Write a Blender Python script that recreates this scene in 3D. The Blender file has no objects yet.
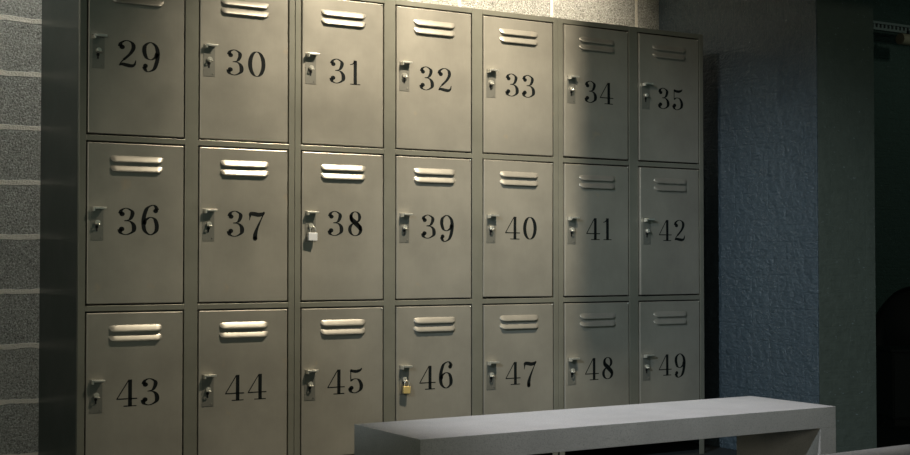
import bpy, bmesh, math, random
from mathutils import Vector, Matrix
random.seed(7)
SC = bpy.context.scene
COL = SC.collection

# ------------------------------------------------------------------ camera
F_PX, PITCH, YAW = 1325.0, .025, .5422
cam = bpy.data.cameras.new('camera'); cam.sensor_width = 36; cam.lens = F_PX / 910 * 36
co = bpy.data.objects.new('camera', cam); COL.objects.link(co)
rt = Vector((math.cos(YAW), -math.sin(YAW), 0)); f0 = Vector((math.sin(YAW), math.cos(YAW), 0)); Z = Vector((0, 0, 1))
fw = f0 * math.cos(PITCH) + Z * math.sin(PITCH); up = -f0 * math.sin(PITCH) + Z * math.cos(PITCH)
m = Matrix((rt, up, -fw)).transposed().to_4x4(); m.translation = Vector((-1.2873, -4.6289, .8834))
co.matrix_world = m
SC.camera = co

# ------------------------------------------------------------------ world and lights
w = bpy.data.worlds.new('world'); SC.world = w; w.use_nodes = True
w.node_tree.nodes['Background'].inputs[0].default_value = (.34, .64, .56, 1)
w.node_tree.nodes['Background'].inputs[1].default_value = .13

def spot(name, loc, aim, power, col, size_deg, blend, radius):
    l = bpy.data.lights.new(name, 'SPOT'); l.energy = power; l.color = col
    l.spot_size = math.radians(size_deg); l.spot_blend = blend; l.shadow_soft_size = radius
    o = bpy.data.objects.new(name, l); COL.objects.link(o)
    o.location = loc; o.rotation_euler = (Vector(aim) - Vector(loc)).to_track_quat('-Z', 'Y').to_euler()
    return o
def area(name, loc, aim, power, col, sx, sy):
    l = bpy.data.lights.new(name, 'AREA'); l.energy = power; l.color = col
    l.shape = 'RECTANGLE'; l.size = sx; l.size_y = sy
    o = bpy.data.objects.new(name, l); COL.objects.link(o)
    o.location = loc; o.rotation_euler = (Vector(aim) - Vector(loc)).to_track_quat('-Z', 'Y').to_euler()
    return o
spot('warm_ceiling_spot', (1.62, -1.30, 3.05), (1.38, 0, 1.42), 415, (1.0, .88, .69), 71, 1.0, .05)
spot('warm_left_spot', (-.8, -1.8, 2.95), (1.95, 0, 1.60), 150, (1.0, .90, .74), 31, 1.0, .03)
area('wall_strip_lamp', (2.0, .27, 2.85), (2.0, .52, 2.0), 15, (1.0, .88, .72), 1.3, .06).data.spread = math.radians(60)
spot('cool_room_spot', (-3.2, -3.5, 2.87), (2.8, -.25, .40), 900, (.74, .88, 1.0), 25, .9, .05)
spot('left_wall_washer', (-.20, .05, 3.1), (-.22, .545, .7), 105, (1.0, 1.0, .94), 56, .6, .05)
spot('bench_spot', (.55, -2.2, 3.05), (1.1, -1.78, .4), 270, (.86, .88, 1.0), 38, .8, .05)
spot('far_room_fill', (8.6, 1.6, 3.3), (8.2, 3.6, 1.0), 11, (.80, 1.0, .85), 110, .8, .1)  # added fill from an unseen point, lifts the dark far room
area('room_glow', (-2.6, -6.5, 2.0), (1.4, 0, .6), 34, (1.0, .94, .80), 1.6, 1.2)
SC.view_settings.view_transform = 'Standard'; SC.view_settings.look = 'None'
SC.view_settings.exposure = 0; SC.view_settings.gamma = 1
SC.view_settings.use_curve_mapping = False

# ------------------------------------------------------------------ materials
def mat(name, rgb, rough=.5, metal=0.0, spec=.5):
    M = bpy.data.materials.new(name); M.use_nodes = True
    b = M.node_tree.nodes['Principled BSDF']
    b.inputs['Base Color'].default_value = (*rgb, 1); b.inputs['Roughness'].default_value = rough
    b.inputs['Metallic'].default_value = metal; b.inputs['Specular IOR Level'].default_value = spec
    return M
class NT:
    def __init__(s, M):
        s.t = M.node_tree; s.b = s.t.nodes['Principled BSDF']
    def n(s, typ, **kw):
        x = s.t.nodes.new(typ)
        for k, v in kw.items():
            if k in x.inputs: x.inputs[k].default_value = v
            else: setattr(x, k, v)
        return x
    def l(s, a, b): s.t.links.new(a, b)
    def coord(s, scale=(1, 1, 1), rot=(0, 0, 0), loc=(0, 0, 0)):
        tc = s.n('ShaderNodeNewGeometry'); mp = s.n('ShaderNodeMapping')
        mp.inputs['Scale'].default_value = scale; mp.inputs['Rotation'].default_value = rot; mp.inputs['Location'].default_value = loc
        s.l(tc.outputs['Position'], mp.inputs['Vector']); return mp.outputs['Vector']
    def noise(s, vec, scale, detail=4, rough=.6):
        x = s.n('ShaderNodeTexNoise'); x.inputs['Scale'].default_value = scale
        x.inputs['Detail'].default_value = detail; x.inputs['Roughness'].default_value = rough
        s.l(vec, x.inputs['Vector']); return x.outputs['Fac']
    def ramp(s, fac, stops):
        x = s.n('ShaderNodeValToRGB'); e = x.color_ramp.elements
        while len(e) < len(stops): e.new(.5)
        for i, (p, c) in enumerate(stops):
            e[i].position = p; e[i].color = (*c, 1) if len(c) == 3 else c
        s.l(fac, x.inputs['Fac']); return x.outputs['Color']
    def mix(s, fac, a, b, mode='MIX'):
        x = s.n('ShaderNodeMix', data_type='RGBA', blend_type=mode)
        if isinstance(fac, float): x.inputs[0].default_value = fac
        else: s.l(fac, x.inputs[0])
        for i, v in ((6, a), (7, b)):
            if isinstance(v, tuple): x.inputs[i].default_value = (*v, 1)
            else: s.l(v, x.inputs[i])
        return x.outputs[2]
    def math(s, op, a, b=0.0):
        x = s.n('ShaderNodeMath', operation=op)
        for i, v in ((0, a), (1, b)):
            if isinstance(v, (int, float)): x.inputs[i].default_value = v
            else: s.l(v, x.inputs[i])
        return x.outputs[0]
    def bump(s, h, strength, dist, prev=None):
        x = s.n('ShaderNodeBump'); x.inputs['Strength'].default_value = strength; x.inputs['Distance'].default_value = dist
        s.l(h, x.inputs['Height'])
        if prev is not None: s.l(prev, x.inputs['Normal'])
        s.l(x.outputs['Normal'], s.b.inputs['Normal']); return x.outputs['Normal']

def steel(name, rgb, rough, metal):
    M = mat(name, rgb, rough, metal); t = NT(M)
    v = t.coord()
    big = t.noise(v, 3.2, 5, .62)
    strk = t.noise(t.coord((26, 26, 2.2)), 6, 4, .6)
    c = t.mix(t.math('MULTIPLY', big, .9), tuple(x * .58 for x in rgb), tuple(x * 1.42 for x in rgb))
    spots = t.ramp(t.noise(v, 11, 3, .6), [(.66, (0, 0, 0)), (.78, (1, 1, 1))])
    c = t.mix(t.math('MULTIPLY', spots, .35), c, (rgb[0] * 1.5, rgb[1] * 1.15, rgb[2] * .8))
    c = t.mix(t.math('MULTIPLY', strk, .25), c, tuple(x * .7 for x in rgb))
    t.l(c, t.b.inputs['Base Color'])
    t.l(t.math('ADD', t.math('MULTIPLY', big, .22), rough - .11), t.b.inputs['Roughness'])
    nb = t.bump(t.noise(v, 2.3, 2, .5), .25, .01)
    t.bump(t.noise(v, 420, 2, .5), .05, .0006, nb)
    return M
M_door = steel('lacquered_steel', (.41, .385, .325), .37, .5)
M_frame = steel('lacquered_steel_frame', (.27, .265, .215), .37, .45)
M_side_shaded = steel('steel_side_shaded', (.014, .030, .022), .34, .0)  # same lacquer, base colour darkened to carry the side's shade
M_in = mat('locker_inside', (.02, .024, .02), .7)
M_num = mat('black_number_paint', (.006, .008, .008), .6, 0, .15)
M_chrome = mat('plated_steel', (.74, .72, .64), .34, .75)
M_plate = steel('plated_steel_dull', (.30, .29, .25), .36, .6)
M_black = mat('keyhole_black', (.004, .004, .004), .6)
M_brass = mat('brass', (.88, .66, .26), .38, .55)
M_silver = mat('silver_padlock', (.92, .92, .92), .35, .35)

def concrete(name, rgb, rough=.75):
    M = mat(name, rgb, rough, 0, .35); t = NT(M); v = t.coord()
    a = t.noise(v, 7, 6, .65); b = t.noise(v, 260, 4, .7)
    c = t.mix(a, tuple(x * .72 for x in rgb), tuple(x * 1.25 for x in rgb))
    c = t.mix(t.ramp(b, [(.35, (1, 1, 1)), (.5, (0, 0, 0))]), c, tuple(x * .75 for x in rgb))
    t.l(c, t.b.inputs['Base Color']); t.bump(b, .35, .002)
    return M
M_conc = concrete('cast_concrete', (.45, .43, .385), .6)
M_floor = concrete('floor_concrete', (.035, .04, .04), .55)

def block_wall():
    M = mat('concrete_block', (.4, .4, .36), .9, 0, .2); t = NT(M)
    vec = t.coord((1, 1, 1), (math.radians(-90), 0, 0))      # x -> x, z -> y
    sep = t.n('ShaderNodeSeparateXYZ'); g = t.n('ShaderNodeNewGeometry'); t.l(g.outputs['Position'], sep.inputs[0])
    wob = t.noise(t.coord(), 9, 3, .6)
    cmb = t.n('ShaderNodeCombineXYZ')
    t.l(t.math('ADD', sep.outputs[0], .4705), cmb.inputs[0])
    zz = t.math('ADD', sep.outputs[2], t.math('MULTIPLY', t.math('SUBTRACT', wob, .5), .02))
    t.l(t.math('ADD', zz, .0656), cmb.inputs[1])
    br = t.n('ShaderNodeTexBrick', offset=.5, squash=1.0)
    br.inputs['Scale'].default_value = 1; br.inputs['Mortar Size'].default_value = .0105; br.inputs['Mortar Smooth'].default_value = .15
    br.inputs['Brick Width'].default_value = .5165; br.inputs['Row Height'].default_value = .2078; br.inputs['Bias'].default_value = 0
    br.inputs['Color1'].default_value = (.30, .30, .27, 1); br.inputs['Color2'].default_value = (.40, .39, .34, 1); br.inputs['Mortar'].default_value = (.86, .80, .68, 1)
    t.l(cmb.outputs[0], br.inputs['Vector'])
    v = t.coord()
    pit = t.noise(v, 130, 5, .75); vo = t.n('ShaderNodeTexVoronoi'); vo.inputs['Scale'].default_value = 170; t.l(v, vo.inputs['Vector'])
    holes = t.ramp(pit, [(.40, (1, 1, 1)), (.50, (0, 0, 0))])
    nomort = t.math('SUBTRACT', 1.0, br.outputs['Fac'])
    hm = t.math('MULTIPLY', holes, nomort)
    c = t.mix(t.math('MULTIPLY', hm, .9), br.outputs['Color'], (.03, .032, .03))
    grit = t.ramp(t.noise(t.coord((1, 1, 1), (0, 0, 0), (3, 1, 2)), 150, 3, .7), [(.53, (0, 0, 0)), (.60, (1, 1, 1))])
    c = t.mix(t.math('MULTIPLY', grit, t.math('MULTIPLY', nomort, .75)), c, (.70, .71, .65))
    c = t.mix(t.math('MULTIPLY', t.noise(v, 2.5, 4, .6), .35), c, (.52, .50, .43))
    t.l(c, t.b.inputs['Base Color'])
    h = t.math('ADD', t.math('MULTIPLY', pit, .6), t.math('MULTIPLY', br.outputs['Fac'], .55))
    t.bump(h, 1.0, .02)
    return M
M_block = block_wall()

def painted_brick(name, rgb, rough, axis, strength=.7):
    M = mat(name, rgb, rough, 0, .6); t = NT(M)
    g = t.n('ShaderNodeNewGeometry'); sep = t.n('ShaderNodeSeparateXYZ'); t.l(g.outputs['Position'], sep.inputs[0])
    v = t.coord(); wob = t.noise(v, 7, 4, .6)
    cmb = t.n('ShaderNodeCombineXYZ'); t.l(sep.outputs[axis], cmb.inputs[0])
    t.l(t.math('ADD', sep.outputs[2], t.math('MULTIPLY', wob, .016)), cmb.inputs[1])
    br = t.n('ShaderNodeTexBrick', offset=.5)
    br.inputs['Scale'].default_value = 1; br.inputs['Mortar Size'].default_value = .006; br.inputs['Mortar Smooth'].default_value = .9
    br.inputs['Brick Width'].default_value = .215; br.inputs['Row Height'].default_value = .075
    t.l(cmb.outputs[0], br.inputs['Vector'])
    n1 = t.noise(v, 24, 5, .7); n2 = t.noise(v, 70, 4, .65); n3 = t.noise(t.coord((1, 5, 14)), 5, 4, .6)
    c = t.mix(n1, tuple(x * .75 for x in rgb), tuple(x * 1.3 for x in rgb))
    chips = t.ramp(t.noise(t.coord((1, 1, 2.2)), 34, 6, .75), [(.64, (0, 0, 0)), (.70, (1, 1, 1))])
    c = t.mix(t.math('MULTIPLY', chips, .8), c, (.42, .47, .50))
    t.l(c, t.b.inputs['Base Color'])
    t.l(t.math('ADD', t.math('MULTIPLY', n1, .3), rough - .15), t.b.inputs['Roughness'])
    h = t.math('ADD', t.math('MULTIPLY', br.outputs['Fac'], -.09), t.math('ADD', t.math('MULTIPLY', n1, 1.0), t.math('ADD', t.math('MULTIPLY', n2, .25), t.math('MULTIPLY', n3, .6))))
    t.bump(h, strength, .024)
    return M
M_teal = painted_brick('blue_painted_brick', (.058, .080, .094), .38, 1)
M_tealsmooth = painted_brick('dark_painted_plaster', (.11, .125, .10), .6, 0, .2)
M_far = painted_brick('far_painted_brick', (.05, .075, .06), .6, 0)
M_ash = mat('dark_upholstery', (.006, .007, .007), .7)
M_rail = mat('galvanised_rail', (.2, .21, .2), .5, .1)
M_wood = mat('beige_casing', (.32, .25, .17), .6)

# ------------------------------------------------------------------ mesh helpers
def box(bm, x0, x1, y0, y1, z0, z1):
    vs = [bm.verts.new((x, y, z)) for z in (z0, z1) for y in (y0, y1) for x in (x0, x1)]
    for f in ((0, 2, 3, 1), (4, 5, 7, 6), (0, 1, 5, 4), (2, 6, 7, 3), (0, 4, 6, 2), (1, 3, 7, 5)):
        bm.faces.new([vs[i] for i in f])
def cyl(bm, c, axis, r, h, n=20):
    q = Vector(axis).normalized().to_track_quat('Z', 'Y').to_matrix().to_4x4()
    bmesh.ops.create_cone(bm, cap_ends=True, segments=n, radius1=r, radius2=r, depth=h, matrix=Matrix.Translation(c) @ q)
def tube(bm, pts, r, n=8):
    rings = []
    pts = [Vector(p) for p in pts]
    for i, p in enumerate(pts):
        d = (pts[min(i + 1, len(pts) - 1)] - pts[max(i - 1, 0)]).normalized()
        a = d.cross(Vector((0, 1, .01))).normalized(); b = d.cross(a)
        rings.append([bm.verts.new(p + a * r * math.cos(k * 2 * math.pi / n) + b * r * math.sin(k * 2 * math.pi / n)) for k in range(n)])
    for A, B in zip(rings, rings[1:]):
        for k in range(n): bm.faces.new((A[k], A[(k + 1) % n], B[(k + 1) % n], B[k]))
    bm.faces.new(rings[0]); bm.faces.new(rings[-1][::-1])
def obj(name, bm, m, parent=None, bevel=0, seg=2, smooth=False, loc=None):
    bmesh.ops.recalc_face_normals(bm, faces=bm.faces)
    me = bpy.data.meshes.new(name); bm.to_mesh(me); bm.free()
    me.materials.append(m)
    if smooth:
        for p in me.polygons: p.use_smooth = True
    o = bpy.data.objects.new(name, me); COL.objects.link(o)
    if parent: o.parent = parent
    if loc: o.location = loc
    if bevel:
        b = o.modifiers.new('bevel', 'BEVEL'); b.width = bevel; b.segments = seg; b.limit_method = 'ANGLE'; b.angle_limit = math.radians(40)
    return o
def tag(o, label=None, cat=None, group=None, kind=None):
    for k, v in (('label', label), ('category', cat), ('group', group), ('kind', kind)):
        if v: o[k] = v
    return o
def thing(name, label, cat, loc=(0, 0, 0), rz=0, group=None):
    o = bpy.data.objects.new(name, None); COL.objects.link(o); o.location = loc; o.rotation_euler = (0, 0, rz)
    o.empty_display_size = .1
    return tag(o, label, cat, group)
def struct(name, boxes, m, **kw):
    bm = bmesh.new()
    for b in boxes: box(bm, *b)
    return tag(obj(name, bm, m, **kw), kind='structure')

# ------------------------------------------------------------------ setting
YB = .545                      # face of the block wall
XS = 3.031                    # left face of the painted wall end
struct('floor', [(-6, 13, -7.5, 4.2, -.12, 0)], M_floor)
struct('wall_back', [(-6, XS + .1, YB, YB + .2, 0, 3.4)], M_block)
struct('wall_right', [(XS, XS + .008, -.512, YB + .2, 0, 3.4)], M_teal, bevel=.0035)
struct('wall_right_end', [(XS + .008, XS + .361, -.512, YB + .2, 0, 3.4)], M_tealsmooth)
struct('ceiling_and_shade_panel', [(-6, 13, -7.5, 4.2, 3.45, 3.6), (1.83, 3.3, -.80, -.76, 2.02, 3.45)], M_far)   # slab, plus an added unseen panel that shades the right-hand doors
struct('wall_far', [(XS + .36, 13, 3.6, 3.8, 0, 4.0)], M_far)

# ------------------------------------------------------------------ digits
def crom(P, n=10):
    out = []
    Q = [P[0]] + list(P) + [P[-1]]
    for i in range(1, len(Q) - 2):
        for k in range(n):
            t = k / n
            out.append(tuple(.5 * ((2 * Q[i][j]) + (-Q[i-1][j] + Q[i+1][j]) * t + (2*Q[i-1][j] - 5*Q[i][j] + 4*Q[i+1][j] - Q[i+2][j]) * t*t + (-Q[i-1][j] + 3*Q[i][j] - 3*Q[i+1][j] + Q[i+2][j]) * t**3) for j in range(len(P[0]))))
    out.append(tuple(P[-1])); return out
THK, THN = .128, .03
def stroke(P, auto=True, thick=THK, thin=THN, smooth=True, closed=False):
    thick *= 1.03
    """strip of quads along a centre line; width follows the pen direction, or the third coordinate"""
    C = crom(P) if smooth else [tuple(p) for p in P]
    polys = []; L = []; R = []
    for i, p in enumerate(C):
        a = C[(i - 1) % (len(C) - 1)] if closed and i == 0 else C[max(i - 1, 0)]
        b = C[1] if closed and i == len(C) - 1 else C[min(i + 1, len(C) - 1)]
        dx, dy = b[0] - a[0], b[1] - a[1]; d = math.hypot(dx, dy) or 1; dx /= d; dy /= d
        wd = (thin + (thick - thin) * abs(dy) ** 2.2) if auto else p[2]
        if auto and len(p) > 2: wd *= p[2]
        L.append((p[0] - dy * wd / 2, p[1] + dx * wd / 2)); R.append((p[0] + dy * wd / 2, p[1] - dx * wd / 2))
    for i in range(len(C) - 1): polys.append([L[i], R[i], R[i + 1], L[i + 1]])
    return polys
def disc(x, y, r): return [[(x + r * math.cos(k * math.pi / 9), y + r * math.sin(k * math.pi / 9)) for k in range(18)]]
def ell(cx, cy, rx, ry, **k): return stroke([(cx + rx * math.cos(a * math.pi / 20), cy + ry * math.sin(a * math.pi / 20)) for a in range(41)], smooth=False, closed=True, **k)
G = {}
G['0'] = (.66, ell(.33, .5, .23, .475, thick=0.136))
G['1'] = (.46, stroke([(.25, 0, .125), (.25, .98, .125)], auto=False, smooth=False) + stroke([(.06, .02, .036), (.44, .02, .036)], auto=False, smooth=False)
          + stroke([(.05, .80, .03), (.16, .84, .045), (.25, .95, .09)], auto=False))
G['2'] = (.64, disc(.15, .73, .085) + stroke([(.085, .74), (.12, .88), (.29, .98), (.46, .90), (.50, .72), (.40, .50), (.20, .27)], thick=0.128)
          + stroke([(.22, .29, .05), (.12, .17, .035), (.065, .06, .03)], auto=False)
          + stroke([(.06, .05, .03), (.15, .10, .11), (.30, .075, .13), (.45, .06, .12), (.54, .12, .07), (.575, .27, .025)], auto=False))
G['3'] = (.63, disc(.15, .77, .082) + stroke([(.085, .78), (.14, .92), (.29, .98), (.45, .88), (.465, .74), (.38, .57), (.22, .525)], thick=0.124)
          + stroke([(.22, .525), (.40, .50), (.51, .36), (.50, .15), (.30, .02), (.12, .07), (.075, .22)], thick=0.136) + disc(.14, .22, .085))
G['4'] = (.68, stroke([(.44, 0, .12), (.44, .98, .12)], auto=False, smooth=False) + stroke([(.40, .97, .035), (.04, .30, .035)], auto=False, smooth=False)
          + stroke([(.02, .285, .042), (.66, .285, .042)], auto=False, smooth=False) + stroke([(.24, .02, .036), (.64, .02, .036)], auto=False, smooth=False))
G['5'] = (.62, disc(.14, .22, .082) + stroke([(.075, .22), (.13, .07), (.28, .02), (.47, .13), (.505, .34), (.40, .54), (.24, .575), (.11, .50)], thick=0.132)
          + stroke([(.115, .48, .034), (.115, .95, .034)], auto=False, smooth=False)
          + stroke([(.10, .93, .10), (.22, .885, .115), (.36, .88, .12), (.48, .93, .08), (.53, 1.0, .02)], auto=False))
six = disc(.485, .80, .075) + stroke([(.54, .82), (.47, .95), (.37, .98), (.20, .86), (.105, .52), (.13, .18), (.31, .02), (.49, .13), (.52, .33), (.45, .53), (.31, .585), (.17, .49), (.12, .36)], thick=0.128)
G['6'] = (.66, six)
G['9'] = (.66, [[(.64 - x, 1 - y) for x, y in p] for p in six])
G['7'] = (.60, stroke([(.06, .68, .02), (.075, .80, .05), (.10, .90, .12), (.22, .90, .14), (.36, .875, .14), (.50, .90, .12), (.58, .97, .05)], auto=False)
          + stroke([(.57, .95, .03), (.45, .70, .045), (.32, .40, .09), (.26, .20, .14), (.255, .05, .15)], auto=False) + disc(.255, .06, .075))
for k_, f_ in (('6', lambda y: y * 1.13), ('9', lambda y: 1 - (1 - y) * 1.13), ('7', lambda y: 1 - (1 - y) * 1.13)):
    G[k_] = (G[k_][0], [[(x, f_(y)) for x, y in p] for p in G[k_][1]])
G['8'] = (.64, ell(.32, .765, .165, .215, thick=.11) + ell(.32, .27, .205, .25, thick=.12)
          + stroke([(.165, .85, .08), (.19, .68, .16), (.33, .53, .19), (.47, .36, .16), (.51, .22, .08)], auto=False))
def number_mesh(txt, H=.097):
    gap = .085; tot = sum(G[c][0] for c in txt) + gap * (len(txt) - 1)
    x = -tot / 2; bm = bmesh.new()
    for c in txt:
        for p in G[c][1]:
            vs = [bm.verts.new(((x + a) * H * 1.2, 0, (b - .5) * H)) for a, b in p]
            try: bm.faces.new(vs)
            except ValueError: pass
        x += (G[c][0] + gap)
    for f in bm.faces:
        f.normal_update()
        if f.normal.y > 0: f.normal_flip()
    return bm

# ------------------------------------------------------------------ lockers
DW, DH, RP = .3498, .5694, .6
gaps = [.0604, .0593, .0604, .0604, .0593, .0604]
DX = [0]
for g_ in gaps: DX.append(DX[-1] + DW + g_)
TOPZ = 1.9
YD = .54                     # carcass depth
cabs = [((0, 1), -.0298, None), ((2, 3, 4), None, None), ((5, 6), None, 2.838)]
def x_between(a): return (DX[a] + DW + DX[a + 1]) / 2
bounds = [(-.0298, x_between(1) - .0008), (x_between(1) + .0008, x_between(4) - .0008), (x_between(4) + .0008, 2.838)]

def louvre_bm():
    bm = bmesh.new(); W, Hh, D = .194, .0250, .0098; nx, ny = 36, 9; rows = []
    for j in range(ny + 1):
        t = j / ny; row = []
        for i in range(nx + 1):
            u = -1 + 2 * i / nx; s = math.copysign(1 - (1 - abs(u)) ** 1.6, u); x = s * W / 2
            e = min(1.0, (W / 2 - abs(x)) / .022); env = math.sin(e * math.pi / 2) ** .7
            z = -Hh * t * (.35 + .65 * env) - Hh * .18 * (1 - env)
            y = -D * env * (min(t / .80, 1)) ** .85
            row.append(bm.verts.new((x, y, z)))
        rows.append(row)
    back = [bm.verts.new((v.co.x, -.0003, v.co.z + .0005)) for v in rows[-1]]
    rows.append(back)
    for A, B in zip(rows[:-1], rows[1:]):
        for i in range(nx): bm.faces.new((A[i], A[i + 1], B[i + 1], B[i]))
    return bm
me_cache = {}
def part(name, key, make, m, parent, loc, bevel=0, smooth=False):
    if key not in me_cache:
        o = obj(name, make(), m, parent, bevel, smooth=smooth, loc=loc); me_cache[key] = o; return o
    o = me_cache[key].copy(); COL.objects.link(o); o.parent = parent; o.location = loc; return o
def door_bm():
    bm = bmesh.new(); box(bm, 0, DW, 0, .018, -DH, 0)
    return bm
def plate_bm():
    bm = bmesh.new(); box(bm, 0, .045, -.0014, 0, -.118, 0)
    for z in (-.01, -.108): cyl(bm, (.036, -.0018, z), (0, 1, 0), .003, .0022, 12)
    return bm
def hasp_bm():               # folded sheet: a ledge standing out over a short flap
    bm = bmesh.new()
    box(bm, .008, .048, -.022, -.001, -.0040, -.0010)
    box(bm, .004, .010, -.021, -.001, -.016, -.0010)
    box(bm, .010, .048, -.024, -.0215, -.0085, -.0010)
    return bm
def latch_bm():              # turning staple with a loop for the padlock
    bm = bmesh.new()
    cyl(bm, (.023, -.0045, -.052), (0, 1, 0), .0095, .006, 20)
    tube(bm, [(.0235 + .0085 * math.cos(a * math.pi / 8), -.0085 - .0085 * math.sin(a * math.pi / 8), -.058) for a in range(9)], .0022, 8)
    box(bm, .018, .030, -.011, -.006, -.0555, -.0475)
    return bm
def keyhole_bm():
    bm = bmesh.new(); cyl(bm, (.021, -.0016, -.071), (0, 1, 0), .0055, .001, 16); box(bm, .0185, .0235, -.0021, -.0012, -.086, -.073)
    return bm
def hinge_bm():
    bm = bmesh.new(); bmesh.ops.create_uvsphere(bm, u_segments=10, v_segments=6, radius=.0028); return bm

# the numbers are stencilled by hand: each sits a little off (right, down), in steps of 3.7 mm
NUM_SHIFT = {'36': (1.2, .4), '37': (0, 1), '38': (1, -.9), '39': (2.6, .9), '34': (1.5, .3), '35': (.5, .9), '40': (1.4, 1.3), '41': (.6, .6), '42': (1.2, 1),
             '47': (.6, .2), '48': (1, 0), '49': (1.5, -.3), '43': (1.2, -.4), '44': (.6, 0), '45': (1.4, -.6), '46': (1, 0), '33': (.6, -.4), '29': (.4, -.4), '30': (-.3, -.3)}
door_objs = {}
cab_objs = []
cab_labels = ['leftmost grey steel locker cabinet, two columns of doors from 29 down to 44',
              'middle grey steel locker cabinet, three columns wide, holding doors 31 to 33 and both padlocks',
              'rightmost grey steel locker cabinet beside the blue brick wall, doors 34 to 49']
for ci, (cols, _, _) in enumerate(cabs):
    xa, xb = bounds[ci]
    cab = thing('locker_cabinet', cab_labels[ci], 'locker', (xa, 0, 0), 0, 'steel locker cabinets in a row'); cab_objs.append(cab)
    W = xb - xa
    zt, zb = 1.930 - .004, .09
    # front frame with door openings
    bm = bmesh.new(); G3 = .005; FT = .02
    xs = [0]
    for c in cols: xs += [DX[c] - G3 - xa, DX[c] + DW + G3 - xa]
    xs.append(W)
    for i in range(0, len(xs), 2): box(bm, xs[i], xs[i + 1], 0, FT, zb, zt)
    for i in range(1, len(xs) - 1, 2):
        zz = [zt]
        for r in range(3): zz += [TOPZ - RP * r + G3, TOPZ - RP * r - DH - G3]
        zz.append(zb)
        for k in range(0, len(zz), 2): box(bm, xs[i], xs[i + 1], 0, FT, zz[k + 1], zz[k])
    obj('front_frame', bm, M_frame, cab, .0016)
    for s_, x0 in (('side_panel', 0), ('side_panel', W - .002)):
        bm = bmesh.new(); box(bm, x0, x0 + .002, FT, YD, zb, zt); obj(s_, bm, M_side_shaded, cab)
    bm = bmesh.new(); box(bm, .002, W - .002, FT, YD, zt - .002, zt); obj('top_panel', bm, M_frame, cab)
    bm = bmesh.new(); box(bm, .002, W - .002, YD - .002, YD, zb, zt - .002)
    for z in (zb, .7, 1.3): box(bm, .002, W - .002, FT, YD - .002, z, z + .002)
    for i in range(2, len(xs) - 1, 2): xm = (xs[i] + xs[i + 1]) / 2; box(bm, xm - .001, xm + .001, FT, YD - .002, zb, zt - .002)
    obj('inner_partitions', bm, M_in, cab)
    for x in (.001, W - .031):
        for y in (.001, YD - .031):
            bm = bmesh.new(); box(bm, x, x + .03, y, y + .0025, 0, zb); box(bm, x if x < .1 else x + .0275, x + .0025 if x < .1 else x + .03, y, y + .03, 0, zb)
            obj('leg', bm, M_frame, cab)
    for r in range(3):
        for c in cols:
            num = str(29 + r * 7 + c)
            # door hangs on its right edge
            d = part('door', 'door', door_bm, M_door, cab, (DX[c] - xa, -.0005, TOPZ - RP * r), bevel=.0031)
            d['label'] = 'grey steel locker door with the black number ' + num + ' and two vent louvres'
            door_objs[num] = (d, DX[c], TOPZ - RP * r)
            for k in range(2): part('louvre', 'louvre', louvre_bm, M_door, d, (DW / 2 + .0005, 0, -.0445 - .0333 * k), smooth=True)
            lz = (0, -.006, -.0105)[r]
            part('latch_plate', 'plate', plate_bm, M_plate, d, (.0125, 0, -.221 + lz), bevel=.0006)
            part('hasp', 'hasp', hasp_bm, M_chrome, d, (.0125, -.0014, -.2215 + lz), bevel=.0008)
            part('staple', 'latch', latch_bm, M_chrome, d, (.0125, -.0014, -.225 + lz))
            part('keyhole', 'keyhole', keyhole_bm, M_black, d, (.0125, -.0014, -.221 + lz))
            part('hinge_pin', 'hinge', hinge_bm, M_chrome, d, (DW - .006, -.0015, -.004), smooth=True)
            o = obj('number', number_mesh(num), M_num, d, loc=(DW / 2 + .007 + NUM_SHIFT.get(num, (0, 0))[0] * .0037, -.0004, (-.281, -.276, -.286)[r] - NUM_SHIFT.get(num, (0, 0))[1] * .0037))
# two doors do not hang true: 42 stands a little open, 40 sits crooked in its opening
def swing(num, ang, tilt=0):
    d, x, z = door_objs[num]
    loc = d.location.copy(); piv = Vector((DW, 0, 0))
    R = Matrix.Rotation(ang, 4, 'Z') @ Matrix.Rotation(tilt, 4, 'Y')
    d.matrix_local = Matrix.Translation(loc + piv) @ R @ Matrix.Translation(-piv)
swing('42', math.radians(1.6)); swing('35', math.radians(.6)); swing('34', math.radians(.9), .003)
swing('40', math.radians(.5), .007); swing('41', math.radians(.7)); swing('48', math.radians(.8)); swing('49', math.radians(.5))

# ------------------------------------------------------------------ padlocks
def padlock(num, m, label, bw, bh):
    d, x, z = door_objs[num]
    t = thing('padlock', label, 'padlock', (x + .0365, -.0195, z - .310 - (.004 if num == '46' else 0)), 0, 'padlocks on the middle locker cabinet')
    bm = bmesh.new(); box(bm, -bw / 2, bw / 2, -.0065, .0065, -bh, 0); obj('body', bm, m, t, .002, 3)
    bm = bmesh.new(); r = bw * .30
    pts = [(-r, 0, -.004), (-r, 0, .010)] + [(-r * math.cos(a * math.pi / 8), 0, .012 + r * math.sin(a * math.pi / 8)) for a in range(9)] + [(r, 0, .010), (r, 0, -.004)]
    tube(bm, pts, .0026, 8); obj('shackle', bm, M_chrome, t, smooth=True)
    bm = bmesh.new(); cyl(bm, (0, 0, -bh), (0, 0, 1), .004, .001, 12); obj('key_cylinder', bm, M_chrome, t)
    t.rotation_euler = (0, .03, -.12)
padlock('38', M_silver, 'silver padlock hanging from the latch of locker door 38', .036, .031)
padlock('46', M_brass, 'brass padlock hanging from the latch of locker door 46', .030, .029)

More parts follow.
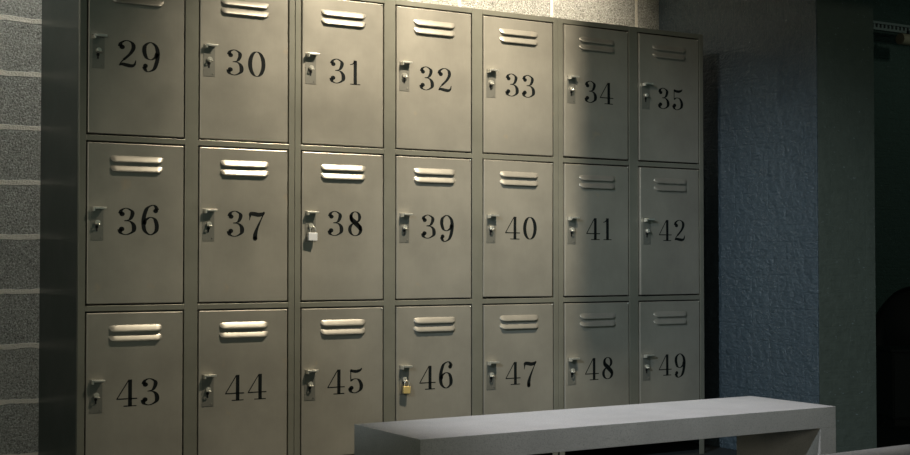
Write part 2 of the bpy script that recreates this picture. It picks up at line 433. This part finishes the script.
# ------------------------------------------------------------------ benches
def bench(label, loc, L, Wd, H, T, rz=0, LT=.064):
    t = thing('concrete_bench', label, 'bench', loc, rz, 'concrete benches')
    bm = bmesh.new(); box(bm, 0, L, 0, Wd, H - T, H); obj('seat_slab', bm, M_conc, t, .0006)
    for x in (0, L - LT):
        bm = bmesh.new(); box(bm, x, x + LT, 0, Wd, 0, H - T); obj('leg', bm, M_conc, t)
    return t
bench('long grey concrete bench with slab legs standing in front of the lockers', (.3034, -1.8257, 0), 1.4203, .3549, .45, .061)
a = math.atan2(-2.4903 + 2.5056, 1.2574 - .9435)
bench('grey concrete bench nearest the viewer, only its far edge showing at the bottom right', (.55 + .42 * math.sin(a), -2.5250 - .42 * math.cos(a), 0), 1.5, .42, .45, .061, a)

# ------------------------------------------------------------------ things in the dark room beyond
t = thing('slotted_rail', 'pale slotted metal rail high on the far dark wall', 'rail', (7.3, 3.35, 2.903))
bm = bmesh.new(); box(bm, 0, 3, 0, .04, .055, .075); box(bm, 0, 3, 0, .04, 0, .02); obj('rail_bar', bm, M_rail, t)
bm = bmesh.new()
for k in range(60): box(bm, k * .05, k * .05 + .022, .012, .03, .02, .055)
box(bm, 0, 3, .030, .034, .018, .057)
obj('rail_web', bm, M_rail, t)
for k in (.1, 2.8):
    bm = bmesh.new(); box(bm, k, k + .03, .04, .25, .01, .065); obj('wall_bracket', bm, M_rail, t)

t = thing('rail_lamp', 'small beige lamp housing hanging beneath the slotted rail', 'lamp', (8.09, 3.30, 2.785))
bm = bmesh.new(); cyl(bm, (.1, 0, .05), (1, 0, 0), .05, .26, 20); obj('housing', bm, M_wood, t, .004)
bm = bmesh.new(); box(bm, .07, .09, -.01, .01, .09, .13); obj('stem', bm, M_ash, t)

def shell(bm, r0, r1, z0, zf, a0, a1, n=32):
    g = []
    for i in range(n + 1):
        a = a0 + (a1 - a0) * i / n; q = zf(math.sin(math.pi * i / n))
        g.append([bm.verts.new((r * math.cos(a), r * math.sin(a), z)) for r, z in ((r0, z0), (r0, q - .03), ((r0 + r1) / 2, q), (r1, q - .03), (r1, z0))])
    for A, B in zip(g, g[1:]):
        for k in range(5): bm.faces.new((A[k], A[(k + 1) % 5], B[(k + 1) % 5], B[k]))
    bm.faces.new(g[0]); bm.faces.new(g[-1][::-1])
t = thing('armchair', 'black round-backed armchair in the shadow at the right edge', 'armchair', (5.16, .72, 0), math.radians(-50))
bm = bmesh.new(); shell(bm, .20, .27, .12, lambda s_: .36 + .37 * s_ ** .6, 0, math.pi); obj('backrest', bm, M_ash, t, smooth=True)
bm = bmesh.new(); cyl(bm, (0, -.02, .27), (0, 0, 1), .195, .2, 40); obj('seat', bm, M_ash, t, .03, 3)
for sx in (-1, 1):
    for sy in (-1, 1):
        bm = bmesh.new(); cyl(bm, (.13 * sx, .13 * sy - .02, .085), (0, 0, 1), .015, .17, 12); obj('leg', bm, M_ash, t)
t = thing('low_cabinet', 'low black cabinet in the shadow beyond the wall end', 'cabinet', (4.40, .20, 0), math.radians(-31))
bm = bmesh.new(); box(bm, -.05, .62, 0, .30, .04, .395); obj('body', bm, M_ash, t, .003)
bm = bmesh.new(); box(bm, -.06, .63, -.01, .31, .396, .412); obj('worktop', bm, M_ash, t, .003)
bm = bmesh.new(); box(bm, -.03, .60, .03, .27, 0, .04); obj('plinth', bm, M_ash, t)
for x in (-.045, .29):
    bm = bmesh.new(); box(bm, x, x + .325, -.016, -.0005, .05, .388); d = obj('door', bm, M_ash, t, .002)
    bm = bmesh.new(); box(bm, x + .02 if x > 0 else x + .295, x + .03 if x > 0 else x + .305, -.03, -.0165, .26, .34); obj('handle', bm, M_ash, d, .002)
